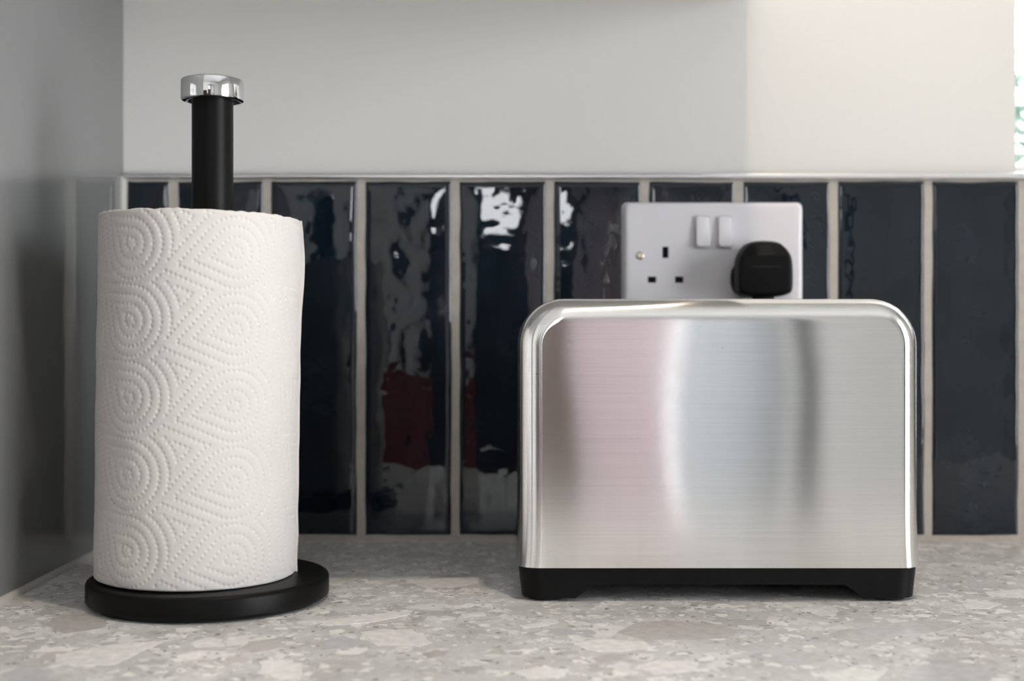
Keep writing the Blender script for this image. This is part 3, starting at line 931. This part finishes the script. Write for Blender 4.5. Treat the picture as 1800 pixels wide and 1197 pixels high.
def screw(px, py):
    c = (wx(px, SD), wz(py, SD)); r = 0.0034
    rings_ = []
    for rr_, y in ((r, SY + 0.001), (r, SY - 0.0002), (r * 0.85, SY - 0.0007), (r * 0.5, SY - 0.0009)):
        rings_.append(([(c[0] + rr_ * math.cos(2 * PI * k / 28), c[1] + rr_ * math.sin(2 * PI * k / 28)) for k in range(28)], y))
    s = stack('screw', rings_, 'brass', socket, True, 50); s['label'] = 'brass screw'
    box('screw_slot', (c[0] - r * 0.8, c[0] + r * 0.8, SY - 0.00098, SY - 0.0005, c[1] - 0.0004, c[1] + 0.0004), 'brass', socket)
screw(1125, 449.5); screw(1383, 449.5)

# ---------------------------------------------------------------- black plug and its flex
plug = thing('power_plug', 'black three-pin plug pushed into the white wall socket', 'plug', (0.2025, SY, 0.2235))
def smooth_poly(P, it=2):
    for _ in range(it):
        Q = []
        for i in range(len(P)):
            a, b = P[i], P[(i + 1) % len(P)]
            Q += [(a[0] * 0.75 + b[0] * 0.25, a[1] * 0.75 + b[1] * 0.25), (a[0] * 0.25 + b[0] * 0.75, a[1] * 0.25 + b[1] * 0.75)]
        P = Q
    return P
def plug_out(s, dx=0.0, dz=0.0):
    c = (0.2017, 0.2235)
    H = [(-0.0105, 0.0224), (0.0105, 0.0224), (0.0168, 0.0172), (0.0204, 0.0105), (0.0218, 0.0040), (0.0220, -0.0165), (0.0196, -0.0205), (0.010, -0.0226), (-0.010, -0.0226), (-0.0196, -0.0205), (-0.0220, -0.0165), (-0.0218, 0.0040), (-0.0204, 0.0105), (-0.0168, 0.0172)]
    P = smooth_poly([(c[0] + x * s + dx, c[1] + z * s + dz) for x, z in H], 2)
    return P
def flange_out(s):
    c = (0.2025, 0.2235)
    H = [(-0.0085, 0.0205), (0.0085, 0.0205), (0.0170, 0.0110), (0.0205, 0.004), (0.0235, 0.000), (0.0240, -0.0120), (0.0200, -0.0200), (0.010, -0.0225), (-0.010, -0.0225), (-0.0200, -0.0200), (-0.0240, -0.0120), (-0.0235, 0.000), (-0.0205, 0.004), (-0.0170, 0.0110)]
    return smooth_poly([(c[0] + x * s, c[1] + z * s) for x, z in H], 2)
stack('flange', [(flange_out(1.0), SY), (flange_out(1.0), SY - 0.009), (flange_out(0.96), SY - 0.0105)], 'plastic', plug, True, 40)
PF = SY - 0.034
body = stack('body', [(plug_out(1.0), SY - 0.010), (plug_out(1.0), PF + 0.006), (plug_out(0.97), PF + 0.0025), (plug_out(0.92), PF + 0.0006), (plug_out(0.85), PF)], 'plastic', plug, True, 40)
bm = bmesh.new(); bm.from_mesh(body.data)
zl = 0.2335 - plug.location[2]
bmesh.ops.bisect_plane(bm, geom=bm.verts[:] + bm.edges[:] + bm.faces[:], plane_co=(0, 0, zl), plane_no=(0, 0, 1))
for v in bm.verts:
    if v.co.z > zl: v.co.y += (v.co.z - zl) * 0.55 * max(0, min(1, (SY - 0.012 - (v.co.y + plug.location[1])) / 0.016))
bm.to_mesh(body.data); bm.free()
body.data.set_sharp_from_angle(angle=math.radians(20))
for k in range(3):
    w_ = 0.0040 + 0.0012 * k
    box('grip_ridge', (0.2017 - w_, 0.2017 + w_, PF - 0.0002 + 0.55 * (0.0067 - k * 0.0026), PF + 0.004, 0.2402 - k * 0.0026 - 0.0006, 0.2402 - k * 0.0026 + 0.0006), 'rubber', plug, 0.0002)
for dx in (-0.0090, 0.0090):
    box('screw_recess', (0.2017 + dx - 0.0012, 0.2017 + dx + 0.0012, PF - 0.0001, PF + 0.002, 0.2262, 0.2282), 'plastic', plug)
box('seam', (0.2017 - 0.0115, 0.2017 + 0.0115, PF - 0.0002, PF + 0.002, 0.2240, 0.2249), 'rubber', plug)
relief = [[(0.2025 + r * math.cos(2 * PI * k / 24) * sx, r * math.sin(2 * PI * k / 24)) for k in range(24)] for r, sx in ((0.0072, 1.35), (0.0062, 1.25), (0.0045, 1.0))]
bm = bmesh.new(); rr = [[bm.verts.new((x, SY - 0.016 + y, z)) for x, y in o_] for o_, z in zip(relief, (0.206, 0.193, 0.178))]
for a, b in zip(rr, rr[1:]):
    for i in range(24): bm.faces.new((a[i], a[(i + 1) % 24], b[(i + 1) % 24], b[i]))
bm.faces.new(rr[0]); bm.faces.new(rr[-1])
bm_obj('strain_relief', bm, 'rubber', plug, True, 40)
tube('flex', [(0.2025, SY - 0.016, 0.180), (0.2025, SY - 0.018, 0.13), (0.196, -0.036, 0.06), (0.18, -0.042, 0.012), (0.155, -0.046, 0.0042), (0.13, -0.050, 0.0045), (0.12, -0.060, 0.010), (0.118, -0.077, 0.014)], 0.0036, 'rubber', plug)

# ---------------------------------------------------------------- the kitchen behind the camera with furnishings added for their reflections in tiles and steel
d1 = bpy.data.objects.new('door_1', None); COL.objects.link(d1); d1.location = (-0.04, Y_REAR, FLOOR); struct(d1)  # unseen dark door and brown frame, added for their reflections
bm = bmesh.new()
add_box(bm, -0.32, -0.272, Y_REAR + 0.0005, Y_REAR + 0.035, FLOOR, 1.14)
add_box(bm, 0.062, 0.205, Y_REAR + 0.0005, Y_REAR + 0.035, FLOOR, 1.14)
add_box(bm, -0.272, 0.062, Y_REAR + 0.0005, Y_REAR + 0.035, 1.082, 1.14)
bm_obj('door_frame', bm, 'wood', d1)
bm = bmesh.new()
add_box(bm, -0.27, 0.06, Y_REAR + 0.02, Y_REAR + 0.055, FLOOR + 0.01, WIN4[2])
add_box(bm, -0.27, WIN4[0], Y_REAR + 0.02, Y_REAR + 0.055, WIN4[2], 1.08)
add_box(bm, WIN4[1], 0.06, Y_REAR + 0.02, Y_REAR + 0.055, WIN4[2], 1.08)
add_box(bm, WIN4[0], WIN4[1], Y_REAR + 0.02, Y_REAR + 0.055, WIN4[3], 1.08)
bm_obj('door_leaf', bm, 'dark_paint', d1)
box('pane', (WIN4[0] + 0.001, WIN4[1] - 0.001, Y_REAR + 0.036, Y_REAR + 0.040, WIN4[2] + 0.001, WIN4[3] - 0.001), 'glass', d1)
for a, b in ((-0.22, -0.115), (-0.095, 0.01)):
    box('door_panel', (a, b, Y_REAR + 0.05, Y_REAR + 0.062, FLOOR + 0.2, 0.45), 'dark_paint', d1, 0.004)

w2 = bpy.data.objects.new('window_2', None); COL.objects.link(w2); w2.location = (0.49, Y_REAR, WIN2[2]); struct(w2)
bm = bmesh.new(); a0, a1, b0, b1 = WIN2
add_box(bm, a0, a0 + 0.03, Y_REAR - 0.09, Y_REAR - 0.04, b0, b1); add_box(bm, a1 - 0.03, a1, Y_REAR - 0.09, Y_REAR - 0.04, b0, b1)
add_box(bm, a0 + 0.03, a1 - 0.03, Y_REAR - 0.09, Y_REAR - 0.04, b0, b0 + 0.04); add_box(bm, a0 + 0.03, a1 - 0.03, Y_REAR - 0.09, Y_REAR - 0.04, b1 - 0.04, b1)
bm_obj('window_frame', bm, 'white_paint', w2)
box('pane', (a0 + 0.025, a1 - 0.025, Y_REAR - 0.068, Y_REAR - 0.064, b0 + 0.035, b1 - 0.035), 'glass', w2)

def curtain(xa, xb, folds, m_, label):  # unseen cloth added to dim and colour what the steel reflects
    V, F = [], []
    nc = 80
    for z in (FLOOR + 0.02, 1.22):
        for i in range(nc):
            t = i / (nc - 1)
            V.append((xa + (xb - xa) * t, Y_REAR + 0.075 + 0.022 * math.sin(t * 2 * PI * folds), z))
    for i in range(nc - 1): F.append((i, i + 1, nc + i + 1, nc + i))
    c_ = link('curtain', V, F, m_, None, True)
    sm = c_.modifiers.new('thickness', 'SOLIDIFY'); sm.thickness = 0.0015
    tag(c_, label, 'curtain')
curtain(0.215, 0.535, 6.5, 'sheer_pink', 'sheer dusty pink curtain added to tint the reflection in the steel')
curtain(0.54, 0.88, 5.5, 'sheer_blue', 'sheer pale blue curtain added to dim the bright opening in the reflection')
struct(tube('trim_5', [(0.17, Y_REAR + 0.075, 1.225), (0.5, Y_REAR + 0.075, 1.225), (0.90, Y_REAR + 0.075, 1.225)], 0.008, 'dark_paint'), 'rod of the added curtains')

w3 = bpy.data.objects.new('window_3', None); COL.objects.link(w3); w3.location = (X_RIGHT, -1.85, WIN3[2]); struct(w3)
y0_, y1_, z0_, z1_ = WIN3
bm = bmesh.new()
for y in (y0_, (y0_ + y1_) / 2 - 0.03, y1_ - 0.06): add_box(bm, X_RIGHT + 0.04, X_RIGHT + 0.09, y, y + 0.06, z0_, z1_)
add_box(bm, X_RIGHT + 0.04, X_RIGHT + 0.09, y0_ + 0.06, y1_ - 0.06, z0_, z0_ + 0.06); add_box(bm, X_RIGHT + 0.04, X_RIGHT + 0.09, y0_ + 0.06, y1_ - 0.06, z1_ - 0.06, z1_)
bm_obj('window_frame', bm, 'white_paint', w3)
box('pane', (X_RIGHT + 0.063, X_RIGHT + 0.067, y0_ + 0.05, y1_ - 0.05, z0_ + 0.05, z1_ - 0.05), 'glass', w3)

post = thing('reflected_post', 'slim dark post added to reflect as a dark strip in the steel', 'stand', (0.945, Y_REAR + 0.18, FLOOR))  # unseen post, added only to give the steel a dark reflected strip
lathe('pole', [(0, 0), (0.036, 0), (0.036, 1.9), (0.03, 1.93), (0, 1.94)], post.location, 'dark_paint', post, 24)
lathe('post_base', [(0, 0), (0.16, 0), (0.16, 0.015), (0, 0.02)], post.location, 'dark_paint', post, 32)

sb = thing('sideboard', 'dark navy sideboard added for its dark reflection in the tiles', 'sideboard', (-0.78, Y_REAR + 0.2, FLOOR))  # unseen piece added so the left tiles reflect something dark
box('body', (-1.25, -0.58, Y_REAR + 0.001, Y_REAR + 0.40, FLOOR + 0.08, 0.42), 'dark_paint', sb, 0.004)
for a, b in ((-1.24, -0.92), (-0.91, -0.59)):
    box('door', (a, b, Y_REAR + 0.4002, Y_REAR + 0.418, FLOOR + 0.1, 0.38), 'dark_paint', sb, 0.003)
for a in (-1.2, -0.65):
    for y in (0.05, 0.35):
        box('leg', (a, a + 0.04, Y_REAR + y, Y_REAR + y + 0.04, FLOOR, FLOOR + 0.081), 'wood', sb)

ch = thing('reflected_chair', 'brick red upholstered chair added for its red reflection in the tiles', 'chair', (-0.40, -2.9, FLOOR))  # unseen chair added as the red patch reflected in the tiles
box('seat', (-0.61, -0.19, -3.1, -2.68, -0.49, -0.41), 'red', ch, 0.02)
bm = bmesh.new(); add_box(bm, -0.57, -0.24, -3.14, -3.08, -0.40, 0.05, 0.025, 4)
bm_obj('backrest', bm, 'red', ch, True, 40)
for x in (-0.60, -0.23):
    for y in (-3.09, -2.72):
        box('leg', (x, x + 0.03, y, y + 0.03, FLOOR, -0.488), 'wood', ch)

# ---------------------------------------------------------------- ceiling downlights
for k, (lx, ly) in enumerate(LAMPS):
    t = thing('ceiling_downlight', 'round white recessed downlight above the toaster and worktop', 'downlight', (lx, ly, CEIL))
    lathe('rim', [(0.030, -0.004), (0.042, -0.004), (0.045, -0.001), (0.045, 0.001), (0.030, 0.001)], t.location, 'white_paint', t, 40)
    lm = emit('warm_lamp_glow', LAMP_COL, 30.0)
    lathe('lamp_lens_offscreen', [(0, -0.001), (0.0299, -0.001), (0.0299, 0.0005), (0, 0.0005)], t.location, lm, t, 40)
    ld = bpy.data.lights.new('downlight_offscreen', 'SPOT')
    ld.energy = LAMP_W; ld.color = LAMP_COL; ld.spot_size = math.radians(120); ld.spot_blend = 0.6; ld.shadow_soft_size = 0.016
    lo_ = bpy.data.objects.new('downlight_offscreen', ld); COL.objects.link(lo_)
    lo_.location = (lx, ly, CEIL - 0.012)
